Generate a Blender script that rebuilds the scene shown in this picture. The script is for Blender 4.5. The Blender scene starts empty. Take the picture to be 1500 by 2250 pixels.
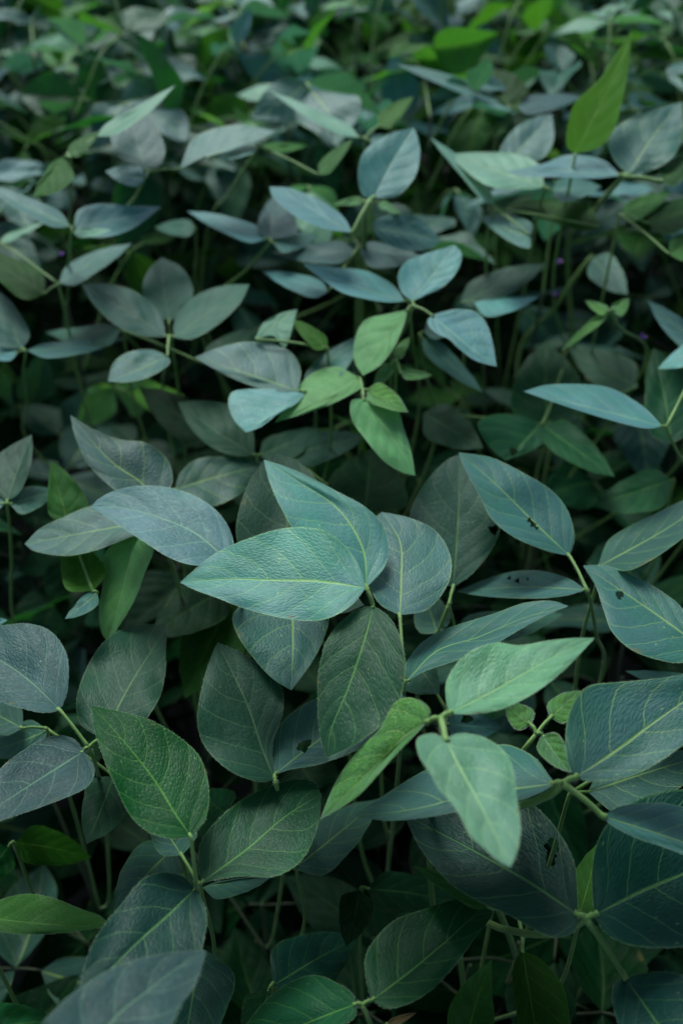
import bpy, math, random
from mathutils import Vector, Matrix, Quaternion, noise as mnoise
R = math.radians
random.seed(11)
scene = bpy.context.scene
C = scene.collection

# ------------------------------------------------------------------ camera, sky, sun, exposure
CAM = Vector((0, 0, 1.16)); PITCH = R(43)
cam_d = bpy.data.cameras.new('camera'); cam = bpy.data.objects.new('camera', cam_d); C.objects.link(cam)
cam.location = CAM; cam.rotation_euler = (R(90) - PITCH, 0, 0)
cam_d.sensor_fit = 'VERTICAL'; cam_d.sensor_height = 36; cam_d.sensor_width = 24; cam_d.lens = 35
cam_d.clip_start = .01; cam_d.clip_end = 500
cam_d.dof.use_dof = True; cam_d.dof.focus_distance = .545; cam_d.dof.aperture_fstop = 4.8
scene.camera = cam
w = bpy.data.worlds.new('World'); scene.world = w; w.use_nodes = True
nt = w.node_tree; bg = nt.nodes['Background']
sky = nt.nodes.new('ShaderNodeTexSky'); sky.sky_type = 'NISHITA'; sky.sun_disc = False
sky.sun_elevation = R(47); sky.sun_rotation = R(-20); sky.air_density = 1.0; sky.dust_density = 2.5; sky.ozone_density = 1.6
nt.links.new(sky.outputs[0], bg.inputs[0]); bg.inputs[1].default_value = .055
sd = bpy.data.lights.new('sun', 'SUN'); sd.energy = 1.5; sd.angle = R(28); sd.color = (.84, 1, .97)
so = bpy.data.objects.new('sun', sd); C.objects.link(so); so.rotation_euler = (R(-43), 0, R(18))
scene.view_settings.view_transform = 'Standard'; scene.view_settings.look = 'None'
scene.view_settings.exposure = 1.28; scene.view_settings.gamma = 1

F = 2250 * 35 / 36
RT = Vector((1, 0, 0)); UP = Vector((0, math.sin(PITCH), math.cos(PITCH))); FW = Vector((0, math.cos(PITCH), -math.sin(PITCH)))
def ray(x, y): return (RT * ((x - 750) / F) - UP * ((y - 1125) / F) + FW).normalized()
def at(x, y, z):
    d = ray(x, y); return CAM + d * ((z - CAM.z) / d.z)
def proj(p):
    q = p - CAM; k = q.dot(FW)
    if k < .05: return None
    return 750 + F * q.dot(RT) / k, 1125 - F * q.dot(UP) / k, q.length

# ------------------------------------------------------------------ materials
class NB:
    def __init__(s, name):
        s.m = bpy.data.materials.new(name); s.m.use_nodes = True; s.t = s.m.node_tree
        s.t.nodes.clear()
    def n(s, typ, **kw):
        nd = s.t.nodes.new(typ)
        for k, v in kw.items(): setattr(nd, k, v)
        return nd
    def link(s, a, b): s.t.links.new(a, b)
    def val(s, nd, i, v):
        if hasattr(v, 'default_value'): s.link(v, nd.inputs[i])
        else: nd.inputs[i].default_value = v
    def math(s, op, a, b=None, c=None, clamp=False):
        nd = s.n('ShaderNodeMath', operation=op, use_clamp=clamp)
        for i, v in enumerate((a, b, c)):
            if v is not None: s.val(nd, i, v)
        return nd.outputs[0]
    def ramp(s, v, a, b, x=0., y=1.):
        nd = s.n('ShaderNodeMapRange', interpolation_type='SMOOTHSTEP')
        for i, q in enumerate((v, a, b, x, y)): s.val(nd, i, q)
        return nd.outputs[0]
    def mix(s, f, a, b, typ='MIX'):
        nd = s.n('ShaderNodeMix', data_type='RGBA', blend_type=typ)
        s.val(nd, 0, f); s.val(nd, 6, a); s.val(nd, 7, b)
        return nd.outputs[2]
    def xyz(s, a, b, c=0.):
        nd = s.n('ShaderNodeCombineXYZ')
        for i, q in enumerate((a, b, c)): s.val(nd, i, q)
        return nd.outputs[0]
    def noise(s, vec, scale, detail=3., rough=.55):
        nd = s.n('ShaderNodeTexNoise'); s.link(vec, nd.inputs['Vector'])
        nd.inputs['Scale'].default_value = scale; nd.inputs['Detail'].default_value = detail; nd.inputs['Roughness'].default_value = rough
        return nd.outputs[0]

def leaf_mat(name, base, vein, trans, tmix=.28, rough=.5, sheen=.35, bump=1.0, var=.25, spec=.35, bloom=0.):
    b = NB(name)
    uv = b.n('ShaderNodeUVMap').outputs[0]
    sp = b.n('ShaderNodeSeparateXYZ'); b.link(uv, sp.inputs[0]); U, V = sp.outputs[0], sp.outputs[1]
    rnd = b.n('ShaderNodeObjectInfo').outputs['Random']
    v = b.math('MULTIPLY_ADD', V, 2., -1.); a = b.math('ABSOLUTE', v); sg = b.math('SIGN', v)
    off = b.math('MULTIPLY', rnd, 37.)
    P = b.xyz(b.math('MULTIPLY', U, 2.), b.math('ADD', v, off), off)
    n1 = b.noise(P, 2.2, 2.); n1c = b.math('SUBTRACT', n1, .5)
    Ud = b.math('MULTIPLY_ADD', n1c, .05, U)
    cur = b.math('MULTIPLY', b.math('POWER', a, 1.2), b.math('MULTIPLY_ADD', U, -.16, .40))
    s_ = b.math('ADD', b.math('SUBTRACT', Ud, cur), b.math('MULTIPLY', sg, .012))
    nv = b.math('MULTIPLY_ADD', rnd, 1.3, 4.6)
    x = b.math('MULTIPLY', s_, nv)
    fr = b.math('ABSOLUTE', b.math('SUBTRACT', b.math('FRACT', b.math('ADD', x, 40.5)), .5))   # 0 on a vein
    m2 = b.ramp(fr, .006, .034, 1., 0.)
    thr = b.math('MULTIPLY_ADD', b.math('POWER', b.math('SUBTRACT', 1., U), 3.), .035, .014)
    m1 = b.ramp(a, b.math('MULTIPLY', thr, .5), b.math('MULTIPLY', thr, 1.7), 1., 0.)
    vor = b.n('ShaderNodeTexVoronoi', feature='DISTANCE_TO_EDGE'); vor.inputs['Scale'].default_value = 1.
    b.link(b.xyz(b.math('MULTIPLY', x, 6.), b.math('MULTIPLY_ADD', v, 13., b.math('MULTIPLY', U, 5.)), off), vor.inputs['Vector'])
    ve = vor.outputs['Distance']; m3 = b.ramp(ve, .02, .09, 1., 0.)
    # colour
    big = b.noise(P, 1.6, 3.); fine = b.noise(P, 14., 4.)
    c = b.n('ShaderNodeRGB').outputs[0]; c.default_value = (*base, 1)
    k = b.math('MULTIPLY_ADD', b.math('SUBTRACT', rnd, .5), var * 1.6, 1.)
    k = b.math('MULTIPLY', k, b.math('MULTIPLY_ADD', b.math('SUBTRACT', big, .5), .9, 1.))
    k = b.math('MULTIPLY', k, b.math('MULTIPLY_ADD', b.math('SUBTRACT', fine, .5), .35, 1.))
    hs = b.n('ShaderNodeHueSaturation'); b.link(c, hs.inputs['Color']); b.link(k, hs.inputs['Value'])
    wn = b.n('ShaderNodeTexWhiteNoise', noise_dimensions='1D'); b.link(rnd, wn.inputs['W'])
    b.link(b.math('MULTIPLY_ADD', wn.outputs['Value'], .03, .488), hs.inputs['Hue'])
    b.link(b.math('MULTIPLY_ADD', wn.outputs['Value'], -.15, 1.12), hs.inputs['Saturation'])
    col = hs.outputs[0]
    if bloom:
        wax = b.ramp(b.noise(P, 1.1, 4., .6), .38, .66, 0., bloom)
        col = b.mix(wax, col, (base[0] * .95 + .02, base[1] * .9 + .02, base[2] + .055, 1))
    vf = b.math('MAXIMUM', b.math('MULTIPLY', m1, .8), b.math('MULTIPLY', m2, .5))
    vf = b.math('MAXIMUM', vf, b.math('MULTIPLY', m3, .05))
    vf = b.math('MAXIMUM', vf, b.ramp(a, .965, .99, 0., .4))
    sv = b.n('ShaderNodeTexVoronoi'); sv.inputs['Scale'].default_value = 7.; b.link(P, sv.inputs['Vector'])
    sc_ = b.n('ShaderNodeSeparateXYZ'); b.link(sv.outputs['Color'], sc_.inputs[0])
    spot = b.math('MULTIPLY', b.ramp(sv.outputs['Distance'], .06, .15, .7, 0.), b.math('GREATER_THAN', sc_.outputs[0], .6))
    vf = b.math('MAXIMUM', vf, spot)
    col = b.mix(vf, col, (*vein, 1))
    rust = b.math('MULTIPLY', b.ramp(b.noise(P, 3.3, 5., .7), .60, .68, 0., .75), b.ramp(a, .80, .97, 0., 1.))
    col = b.mix(rust, col, (.16, .12, .03, 1))
    # relief
    hump = b.ramp(fr, 0., .42, 0., 1.); h3 = b.ramp(ve, 0., .3, 0., 1.)
    H = b.math('ADD', b.math('MULTIPLY', hump, .75), b.math('MULTIPLY', h3, .38))
    H = b.math('ADD', H, b.math('MULTIPLY', b.noise(P, 5., 3.), .9))
    H = b.math('ADD', H, b.math('MULTIPLY', fine, .12))
    H = b.math('SUBTRACT', H, b.math('MULTIPLY', m1, .7))
    bp = b.n('ShaderNodeBump'); bp.inputs['Strength'].default_value = .34 * bump; bp.inputs['Distance'].default_value = .0016
    b.link(H, bp.inputs['Height'])
    p = b.n('ShaderNodeBsdfPrincipled'); b.link(col, p.inputs['Base Color']); b.link(bp.outputs[0], p.inputs['Normal'])
    b.link(b.math('MULTIPLY_ADD', fine, .25, rough - .12), p.inputs['Roughness'])
    p.inputs['Sheen Weight'].default_value = sheen; p.inputs['Sheen Roughness'].default_value = .45; p.inputs['Sheen Tint'].default_value = (.62, .95, 1, 1)
    p.inputs['Specular IOR Level'].default_value = spec
    t = b.n('ShaderNodeBsdfTranslucent'); b.link(b.mix(b.math('MULTIPLY', vf, .5), (*trans, 1), (*vein, 1)), t.inputs[0]); b.link(bp.outputs[0], t.inputs['Normal'])
    ms = b.n('ShaderNodeMixShader'); ms.inputs[0].default_value = tmix
    b.link(p.outputs[0], ms.inputs[1]); b.link(t.outputs[0], ms.inputs[2])
    o = b.n('ShaderNodeOutputMaterial'); b.link(ms.outputs[0], o.inputs[0])
    return b.m

VE = (.26, .42, .10)
MATS = {
 'a': leaf_mat('leaf_blue_green', (.020, .090, .058), VE, (.06, .22, .05), bloom=.3, spec=.4, bump=.85),
 'g': leaf_mat('leaf_grey_green', (.014, .060, .034), (.11, .21, .08), (.04, .14, .03), sheen=.1, spec=.22, bump=.65),
 'd': leaf_mat('leaf_green_shaded', (.003, .028, .009), (.04,.10,.025), (.010, .06, .006), sheen=.0, bump=1.1, spec=.10, tmix=.12),  # understory shade put into the base colour so the gaps read black
 'l': leaf_mat('leaf_soft_green', (.110, .290, .150), (.34, .58, .20), (.16, .45, .12), sheen=.4, bloom=.35, spec=.5),
 'y': leaf_mat('leaf_young_green', (.070, .215, .020), (.40, .55, .14), (.22, .55, .03), tmix=.25, bump=2.2, spec=.35),
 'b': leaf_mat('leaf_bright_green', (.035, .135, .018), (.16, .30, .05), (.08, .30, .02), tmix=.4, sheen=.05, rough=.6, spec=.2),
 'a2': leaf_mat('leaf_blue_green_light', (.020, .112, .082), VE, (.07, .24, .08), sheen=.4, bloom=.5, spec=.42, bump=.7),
 'g2': leaf_mat('leaf_slate_blue', (.015, .064, .062), (.12, .24, .14), (.05, .15, .06), sheen=.2, spec=.32, bump=.75),
 'g3': leaf_mat('leaf_dusky_green', (.013, .082, .052), (.10, .2, .08), (.05, .17, .05), sheen=.12, bump=.6, spec=.25),
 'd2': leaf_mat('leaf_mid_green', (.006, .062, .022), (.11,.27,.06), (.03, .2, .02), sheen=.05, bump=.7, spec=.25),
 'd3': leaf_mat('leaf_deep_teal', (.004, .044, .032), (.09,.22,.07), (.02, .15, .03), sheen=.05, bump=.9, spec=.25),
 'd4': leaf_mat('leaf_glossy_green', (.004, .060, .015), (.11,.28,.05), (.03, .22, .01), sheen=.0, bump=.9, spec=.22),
 'l2': leaf_mat('leaf_mint_green', (.046, .215, .155), (.30, .55, .13), (.1, .34, .10), sheen=.45, bloom=.85, spec=.5, bump=.6),
 'y2': leaf_mat('leaf_lime_green', (.12, .31, .095), (.3, .5, .15), (.2, .5, .06), tmix=.35, spec=.3),
 'b2': leaf_mat('leaf_fresh_green', (.035, .12, .020), (.18, .32, .05), (.08, .28, .015), tmix=.4, sheen=.1, rough=.6, spec=.2),  # slightly darker variant of the bright leaf green
 'b3': leaf_mat('leaf_dark_bright_green', (.010, .055, .007), (.08, .18, .02), (.02, .14, .004), tmix=.3, sheen=.0, rough=.6, spec=.15),  # dark leaf green; on low leaves the dark tone paints in shade
 'b4': leaf_mat('leaf_olive_green', (.050, .15, .030), (.14, .3, .06), (.1, .3, .02), tmix=.35, sheen=.15, spec=.3),
 'p2': leaf_mat('leaf_sky_blue', (.038, .170, .155), (.22, .42, .24), (.08, .28, .12), sheen=.5, bump=.7, bloom=.6, spec=.45),
 'j': leaf_mat('leaf_backlit_green', (.095, .27, .036), (.30, .50, .08), (.34, .75, .07), tmix=.45, sheen=.1, rough=.6, spec=.2),
 'w': leaf_mat('leaf_withered_brown', (.16, .11, .045), (.24, .18, .08), (.2, .13, .04), tmix=.2, sheen=.1, rough=.75, spec=.15, bump=2.),
 'p': leaf_mat('leaf_pale_blue', (.080, .260, .230), (.3, .52, .3), (.12, .34, .12), sheen=.5, bump=.9, bloom=.5, spec=.5),
}
def stalk_mat(name, c1, c2, rough=.6):
    b = NB(name); tc = b.n('ShaderNodeTexCoord').outputs['Object']
    n1 = b.noise(tc, 60., 4.)
    mp = b.n('ShaderNodeMapping'); b.link(tc, mp.inputs[0]); mp.inputs['Scale'].default_value = (900, 900, 30)
    n2 = b.noise(mp.outputs[0], 1., 2.)
    col = b.mix(b.ramp(n1, .35, .7), (*c1, 1), (*c2, 1)); col = b.mix(b.math('MULTIPLY', n2, .5), col, (*c1, 1))
    p = b.n('ShaderNodeBsdfPrincipled'); b.link(col, p.inputs['Base Color']); p.inputs['Roughness'].default_value = rough
    p.inputs['Sheen Weight'].default_value = .15
    bp = b.n('ShaderNodeBump'); bp.inputs['Strength'].default_value = .4; bp.inputs['Distance'].default_value = .0006; b.link(n2, bp.inputs['Height']); b.link(bp.outputs[0], p.inputs['Normal'])
    o = b.n('ShaderNodeOutputMaterial'); b.link(p.outputs[0], o.inputs[0]); return b.m
M_ST = stalk_mat('green_stalk', (.10, .215, .032), (.18, .29, .075))
M_STEM = stalk_mat('stem_green_brown_shaded', (.018, .04, .008), (.04, .042, .015))  # stem colour, darkened to paint shade on stems and low leaf stalks
def plain(name, c, rough=.7, tr=0):
    b = NB(name); tc = b.n('ShaderNodeTexCoord').outputs['Object']; n1 = b.noise(tc, 200., 3.)
    col = b.mix(n1, tuple(x * .75 for x in c) + (1,), (*c, 1))
    p = b.n('ShaderNodeBsdfPrincipled'); b.link(col, p.inputs['Base Color']); p.inputs['Roughness'].default_value = rough
    o = b.n('ShaderNodeOutputMaterial')
    if tr:
        t = b.n('ShaderNodeBsdfTranslucent'); b.link(col, t.inputs[0]); ms = b.n('ShaderNodeMixShader'); ms.inputs[0].default_value = tr
        b.link(p.outputs[0], ms.inputs[1]); b.link(t.outputs[0], ms.inputs[2]); b.link(ms.outputs[0], o.inputs[0])
    else: b.link(p.outputs[0], o.inputs[0])
    return b.m
M_HAIR = plain('pale_hair', (.62, .68, .58), .6, .4)
M_FLOWER = plain('purple_petal', (.38, .16, .55), .5, .3)
def soil_mat():
    b = NB('dark_soil'); tc = b.n('ShaderNodeTexCoord').outputs['Object']
    n1 = b.noise(tc, 14., 8., .7); n2 = b.noise(tc, 90., 4.)
    col = b.mix(n1, (.006, .006, .004, 1), (.020, .018, .011, 1))
    p = b.n('ShaderNodeBsdfPrincipled'); b.link(col, p.inputs['Base Color']); p.inputs['Roughness'].default_value = .95
    bp = b.n('ShaderNodeBump'); bp.inputs['Distance'].default_value = .02; b.link(b.math('ADD', n1, b.math('MULTIPLY', n2, .3)), bp.inputs['Height']); b.link(bp.outputs[0], p.inputs['Normal'])
    o = b.n('ShaderNodeOutputMaterial'); b.link(p.outputs[0], o.inputs[0]); return b.m

# ------------------------------------------------------------------ geometry helpers
def mesh_obj(name, verts, faces, mats, loc=(0, 0, 0), parent=None, uvs=None, fm=None):
    me = bpy.data.meshes.new(name); me.from_pydata(verts, [], faces)
    for m in mats: me.materials.append(m)
    me.polygons.foreach_set('use_smooth', [True] * len(me.polygons))
    if fm: me.polygons.foreach_set('material_index', fm)
    if uvs:
        l = me.uv_layers.new(name='UVMap'); vi = [0] * len(me.loops); me.loops.foreach_get('vertex_index', vi)
        flat = []
        for i in vi: flat += uvs[i]
        l.data.foreach_set('uv', flat)
    me.update()
    o = bpy.data.objects.new(name, me); C.objects.link(o); o.location = loc
    if parent: o.parent = parent
    return o
def catmull(pts, n):
    """n+1 points evenly spaced by length along a smooth curve"""
    k = len(pts[0]); P = [tuple(2 * a - b for a, b in zip(pts[0], pts[1]))] + [tuple(p) for p in pts] + [tuple(2 * a - b for a, b in zip(pts[-1], pts[-2]))]
    out = []
    for i in range(1, len(P) - 2):
        for j in range(12):
            t = j / 12
            out.append(tuple(.5 * (2 * P[i][c] + (P[i+1][c] - P[i-1][c]) * t + (2*P[i-1][c] - 5*P[i][c] + 4*P[i+1][c] - P[i+2][c]) * t*t + (3*P[i][c] - P[i-1][c] - 3*P[i+1][c] + P[i+2][c]) * t**3) for c in range(k)))
    out.append(tuple(pts[-1]))
    d = [0]
    for a, b in zip(out, out[1:]): d.append(d[-1] + math.dist(a, b))
    res = []; j = 0
    for i in range(n + 1):
        L = d[-1] * i / n
        while j < len(d) - 2 and d[j+1] < L: j += 1
        f = (L - d[j]) / max(1e-9, d[j+1] - d[j]); f = min(1, max(0, f))
        res.append(tuple(a + (b - a) * f for a, b in zip(out[j], out[j+1])))
    return res
def tube(V, Fc, pts, r0, r1, seg=7, swell=0):
    pts = [Vector(p) for p in pts]; base = len(V); n = len(pts); ref = Vector((.3, .9, .2))
    for i, p in enumerate(pts):
        t = (pts[min(n-1, i+1)] - pts[max(0, i-1)]).normalized(); s = t.cross(ref)
        if s.length < .1: s = t.cross(Vector((1, 0, 0)))
        s.normalize(); u = s.cross(t); f = i / (n - 1); r = r0 + (r1 - r0) * f
        if swell: r *= 1 + swell * (math.exp(-(f / .12) ** 2) + math.exp(-((1 - f) / .12) ** 2))
        for k in range(seg):
            a = 2 * math.pi * k / seg; V.append(tuple(p + (s * math.cos(a) + u * math.sin(a)) * r))
    for i in range(n - 1):
        for k in range(seg):
            q = (k + 1) % seg; Fc.append((base + i*seg + k, base + i*seg + q, base + (i+1)*seg + q, base + (i+1)*seg + k))
    Fc.append(tuple(base + k for k in range(seg))[::-1]); Fc.append(tuple(base + (n-1)*seg + k for k in range(seg)))
def hairs_on(V, Fc, pts, r, n, ln, th, rng):
    pts = [Vector(p) for p in pts]
    for _ in range(n):
        i = rng.randrange(len(pts) - 1); p = pts[i].lerp(pts[i+1], rng.random()); t = (pts[i+1] - pts[i]).normalized()
        s = t.orthogonal().normalized(); s = Quaternion(t, rng.uniform(0, 6.28)) @ s
        q = p + s * r; e = q + (s + t * rng.uniform(-.5, .5)).normalized() * ln * rng.uniform(.6, 1.3)
        w_ = t * th; b = len(V); V += [tuple(q - w_), tuple(q + w_), tuple(e)]; Fc.append((b, b+1, b+2))

# ------------------------------------------------------------------ leaflets seen in the picture
def profile(u):
    return max(0., math.sin(math.pi * u ** .66)) ** .78 * (1 - .18 * u ** 2)
REP = []
def solve_normal(B3, T, w2, dist0, Ls, hint, asp):
    best = None; toC = (CAM - B3).normalized(); dB = (B3 - CAM).length
    wd = ray(*T)
    for i in range(0, 15):
        th = R(5 * i)
        for j in range(16 if i else 1):
            ph = j * math.pi / 8
            n = Vector((math.sin(th) * math.cos(ph), math.sin(th) * math.sin(ph), math.cos(th)))
            if n.dot(toC) < .22: continue
            dn = n.dot(wd)
            if dn > -.12: continue
            t = n.dot(B3 - CAM) / dn; T3 = CAM + wd * t; L = (T3 - B3).length
            a = (T3 - B3) / max(L, 1e-6); 
            # real width: intersect the two side points
            W = []
            for q in w2:
                dq = ray(*q); dnq = n.dot(dq)
                if dnq > -.1: break
                W.append(CAM + dq * (n.dot(B3 - CAM) / dnq))
            if len(W) < 2: continue
            wv = W[1] - W[0]; wv -= a * wv.dot(a); Wd = wv.length
            sk = abs((W[1] - W[0]).dot(a)) / max(Wd, 1e-5)
            c = 2.2 * (math.log(L / Ls)) ** 2 + 1.0 * math.log(max(Wd, 1e-4) / L / asp) ** 2 + .55 * (1 - n.z) + .25 * min(sk, 2) ** 2
            if hint: c += 1.2 * (1 - n.dot(hint))
            if best is None or c < best[0]: best = (c, n, L, Wd)
    return best
def side_of(B, T, q): return (T[0]-B[0]) * (q[1]-B[1]) - (T[1]-B[1]) * (q[0]-B[0])
def leaflet_mesh(node, z, spec, parent, hero):
    B, T, s1, s2 = spec[:4]; o = spec[4] if len(spec) > 4 else {}
    rng = random.Random(hash((B, T)) & 0xffff)
    dx, dy = T[0]-B[0], T[1]-B[1]; Lp = math.hypot(dx, dy); nx, ny = dy/Lp, -dx/Lp   # left of travel as seen
    mid = o.get('mid')
    NU, NV = (48, 14) if hero else (26, 8)
    if o.get('hole'): NU, NV = 110, 44
    bendp = o.get('bend', rng.uniform(-.03, .03)) * Lp
    M = catmull([B] + (mid or [((B[0]+T[0])/2 + nx*bendp, (B[1]+T[1])/2 + ny*bendp)]) + [T], NU)
    def side(sd, sgn):
        if isinstance(sd, (list, tuple)): return catmull([B] + list(sd) + [T], NU)
        pts = []
        for i in range(1, 10):
            u = i / 10; mx, my = M[int(round(u * NU))]
            wv = sd * profile(u) * (1 + .05 * math.sin(u * 9 + rng.random()))
            pts.append((mx + nx*sgn*wv, my + ny*sgn*wv))
        return catmull([B] + pts + [T], NU)
    A = side(s1, 1); D = side(s2, -1)
    if isinstance(s1, (list, tuple)) and side_of(B, T, A[NU//2]) > side_of(B, T, D[NU//2]): A, D = D, A
    zb = z + o.get('dz', 0); B3 = at(B[0], B[1], zb)
    k = int(NU * .4); hint = o.get('n'); hint = Vector(hint).normalized() if hint else None
    bst = solve_normal(B3, T, (A[k], D[k]), 0, o.get('s', .1), hint, o.get('asp', .6))
    if bst is None: n = Vector((0, -.4, 1)).normalized(); L = .1; Wd = .05
    else: _, n, L, Wd = bst
    REP.append((round(L, 3), round(Wd, 3), tuple(round(x, 2) for x in n), B, T))
    fold = o.get('fold', rng.uniform(.02, .22)); curl = o.get('curl', rng.uniform(.0, .1)); ph = rng.uniform(0, 6); fq = rng.uniform(1.5, 3); amp = o.get('wave', rng.uniform(.03, .09))
    V = []; UVs = []; PX = []; Bo = B3
    for i in range(NU + 1):
        u = i / NU
        for j in range(-NV, NV + 1):
            v = j / NV; S = A[i] if j < 0 else D[i]; m = M[i]
            px = m[0] + (S[0]-m[0]) * abs(v); py = m[1] + (S[1]-m[1]) * abs(v)
            d = ray(px, py); dn = min(n.dot(d), -.1); t = n.dot(B3 - CAM) / dn
            hw = math.dist(S, m) * t / F
            off = hw * (fold * abs(v) - .22 * fold * v * v) - curl * L * u * u + amp * hw * abs(v) ** 2.5 * math.sin(6.28 * fq * u + ph + (2 if j < 0 else 0))
            off += .0022 * (mnoise.noise(Vector((u * 3.1 + ph, v * 1.5, ph * 7))) ) * math.sin(math.pi * min(1, u * 1.1)) 
            t -= max(-2.5, min(2.5, off / -dn if dn < -.35 else off / .35)) 
            V.append(tuple(CAM + d * t - Bo)); UVs.append((u, v * .5 + .5)); PX.append((px, py))
    Fc = []; W_ = 2 * NV + 1; holes = o.get('hole', [])
    for i in range(NU):
        for j in range(W_ - 1):
            a = i * W_ + j; f = (a, a + 1, a + W_ + 1, a + W_)
            if holes:
                cx = sum(PX[q][0] for q in f) / 4; cy = sum(PX[q][1] for q in f) / 4; sk = False
                for hx, hy, hr in holes:
                    dd = math.hypot(cx-hx, cy-hy); an = math.atan2(cy-hy, cx-hx)
                    if dd < hr * (1 + .16 * math.sin(3*an + hx) + .1 * math.sin(5*an + hy)): sk = True
                if sk: continue
            Fc.append(f)
    # face upwards
    a, b_, c_ = (Vector(V[q]) for q in ((NU//2)*W_, (NU//2)*W_ + NV, (NU//2 + 2)*W_ + NV))
    if (b_ - a).cross(c_ - a).dot(n) < 0: Fc = [f[::-1] for f in Fc]
    fm = [0] * len(Fc); mats = [MATS[o.get('m', 'a')]]
    if hero:
        mats.append(M_HAIR)
        for sd in (0, W_ - 1):
            for q in range(260):
                x = rng.random() * NU * .999; i = int(x); f = x - i
                p0 = Vector(V[i*W_ + sd]); p1 = Vector(V[(i+1)*W_ + sd]); m0 = Vector(V[i*W_ + NV]); p = p0.lerp(p1, f)
                tg = (p1 - p0).normalized(); out = (p - m0); out -= tg * out.dot(tg)
                if out.length < 1e-6: continue
                out.normalize(); e = p + (out + tg * rng.uniform(-.2, .7) + n * rng.uniform(-.5, .5)).normalized() * rng.uniform(.0004, .0009)
                b = len(V); V += [tuple(p - tg * .00003), tuple(p + tg * .00003), tuple(e)]; UVs += [(0, 0)] * 3; Fc.append((b, b+1, b+2)); fm.append(1)
    return mesh_obj('leaflet', V, Fc, mats, B3 - node, parent, UVs, fm), B3

PLANTS = {}
def plant(key, px, py, label, z=.62):
    p = at(px, py, z); p.z = 0
    o = bpy.data.objects.new('soybean_plant', None); C.objects.link(o); o.location = p; o.empty_display_size = .05
    o['label'] = label; o['category'] = 'plant'; o['group'] = 'soybean plants growing in the field'
    PLANTS[key] = dict(o=o, p=p, top=.3, att=[])
    return o
def lift(z, y): return z + .09 * max(0., (600 - y) / 600)
def leaf(key, z, N, leaflets, pet=(), hero=False, att=None, r=.00115):
    dzl = lift(0, N[1]); z += dzl; pet = [(q[0], q[1], q[2] + dzl) for q in pet]
    pl = PLANTS[key]; base = pl['p']; node = at(N[0], N[1], z)
    za = att if att else max(.14, z - .27 - .1 * min(1, (node.xy - base.xy).length / .15))
    stem = Vector((base.x, base.y, za)); pl['att'].append(za)
    rng = random.Random(hash(N) & 0xffff)
    pts = [node] + [at(*q) for q in pet]
    last = pts[-1]; dirn = (pts[-1] - pts[-2]).normalized() if len(pts) > 1 else Vector((0, 0, -1))
    dl = (stem - last).length
    m1 = last + dirn * dl * .3; m2 = last.lerp(stem, .6) + Vector((0, 0, -.05)); 
    path = catmull([tuple(q) for q in pts + [m1, m2, stem]], 26)
    path = [Vector(q) - node for q in path]
    lo = None; V, Fc = [], []; fm = []
    tube(V, Fc, path, r, r * 1.15, 8)
    for sp in leaflets:
        B = sp[0]; o = sp[4] if len(sp) > 4 else {}
        B3 = at(B[0], B[1], z + o.get('dz', 0)) - node
        if B3.length > .0015:
            d3 = (at(*sp[1], z) - node - B3).normalized()
            tube(V, Fc, catmull([(0, 0, 0), tuple(B3 * .55 + Vector((0, 0, .0012))), tuple(B3), tuple(B3 + d3 * .002)], 10), r * .85, r * .75, 8, .35)
            if hero: path = path + [Vector((0, 0, 0)), B3]
    nf = len(Fc)
    if hero: hairs_on(V, Fc, path[:20] + path[27:] if len(path) > 27 else path[:20], r * .9, 420, .0012, .00005, rng)
    fm = [0] * nf + [1] * (len(Fc) - nf)
    lo = mesh_obj('leaf', V, Fc, [M_ST, M_HAIR], node - pl['o'].location, pl['o'], None, fm)
    for sp in leaflets: leaflet_mesh(node, z, sp, lo, hero)
    return lo
def stem_mesh(parent, h, rng, r=.0035, lean=(0, 0)):
    V, Fc = [], []
    pts = [(0, 0, -.01)] + [(lean[0]*0 + rng.uniform(-.004, .004) * (i < 5), rng.uniform(-.004, .004) * (i < 5), h * i / 5) for i in range(1, 6)]
    tube(V, Fc, catmull(pts, 18), r, r * .5, 8)
    return mesh_obj('stem', V, Fc, [M_STEM], (0, 0, 0), parent)

# ------------------------------------------------------------------ shared leaflets for the rest of the crop
def generic_leaflet(kind, seed):
    rng = random.Random(seed); NU, NV = 22, 7; V, UVs, Fc = [], [], []
    asp = rng.uniform(.24, .36); fold = rng.uniform(-.2, .7); curl = rng.uniform(.0, .55); ph = rng.uniform(0, 6); bend = rng.uniform(-.06, .06); sk = rng.uniform(-.12, .12)
    for i in range(NU + 1):
        u = i / NU
        for j in range(-NV, NV + 1):
            v = j / NV; hw = asp * profile(u) * (1 + sk * (1 if j > 0 else -1))
            x = bend * math.sin(math.pi * u) + v * hw
            y = u + .1 * abs(v) * profile(u) * (1 - u) - .0
            zz = hw * (fold * abs(v)) - curl * u ** 2 * .5 +   .028 * abs(v) ** 2 * math.sin(11 * u + ph + j * .2) * (hw / asp) + .03 * mnoise.noise(Vector((u * 3, v * 1.5, seed)))
            V.append((x, y, zz)); UVs.append((u, v * .5 + .5))
    W_ = 2 * NV + 1
    for i in range(NU):
        for j in range(W_ - 1):
            a = i * W_ + j; Fc.append((a, a + 1, a + W_ + 1, a + W_))
    o = mesh_obj('leaflet', V, Fc, [MATS[kind]], (0, 0, 0), None, UVs)
    me = o.data; bpy.data.objects.remove(o); return me
GEN = {k: [generic_leaflet(k, sum(map(ord, k)) * 7 + i) for i in range(5)] for k in MATS}
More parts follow.
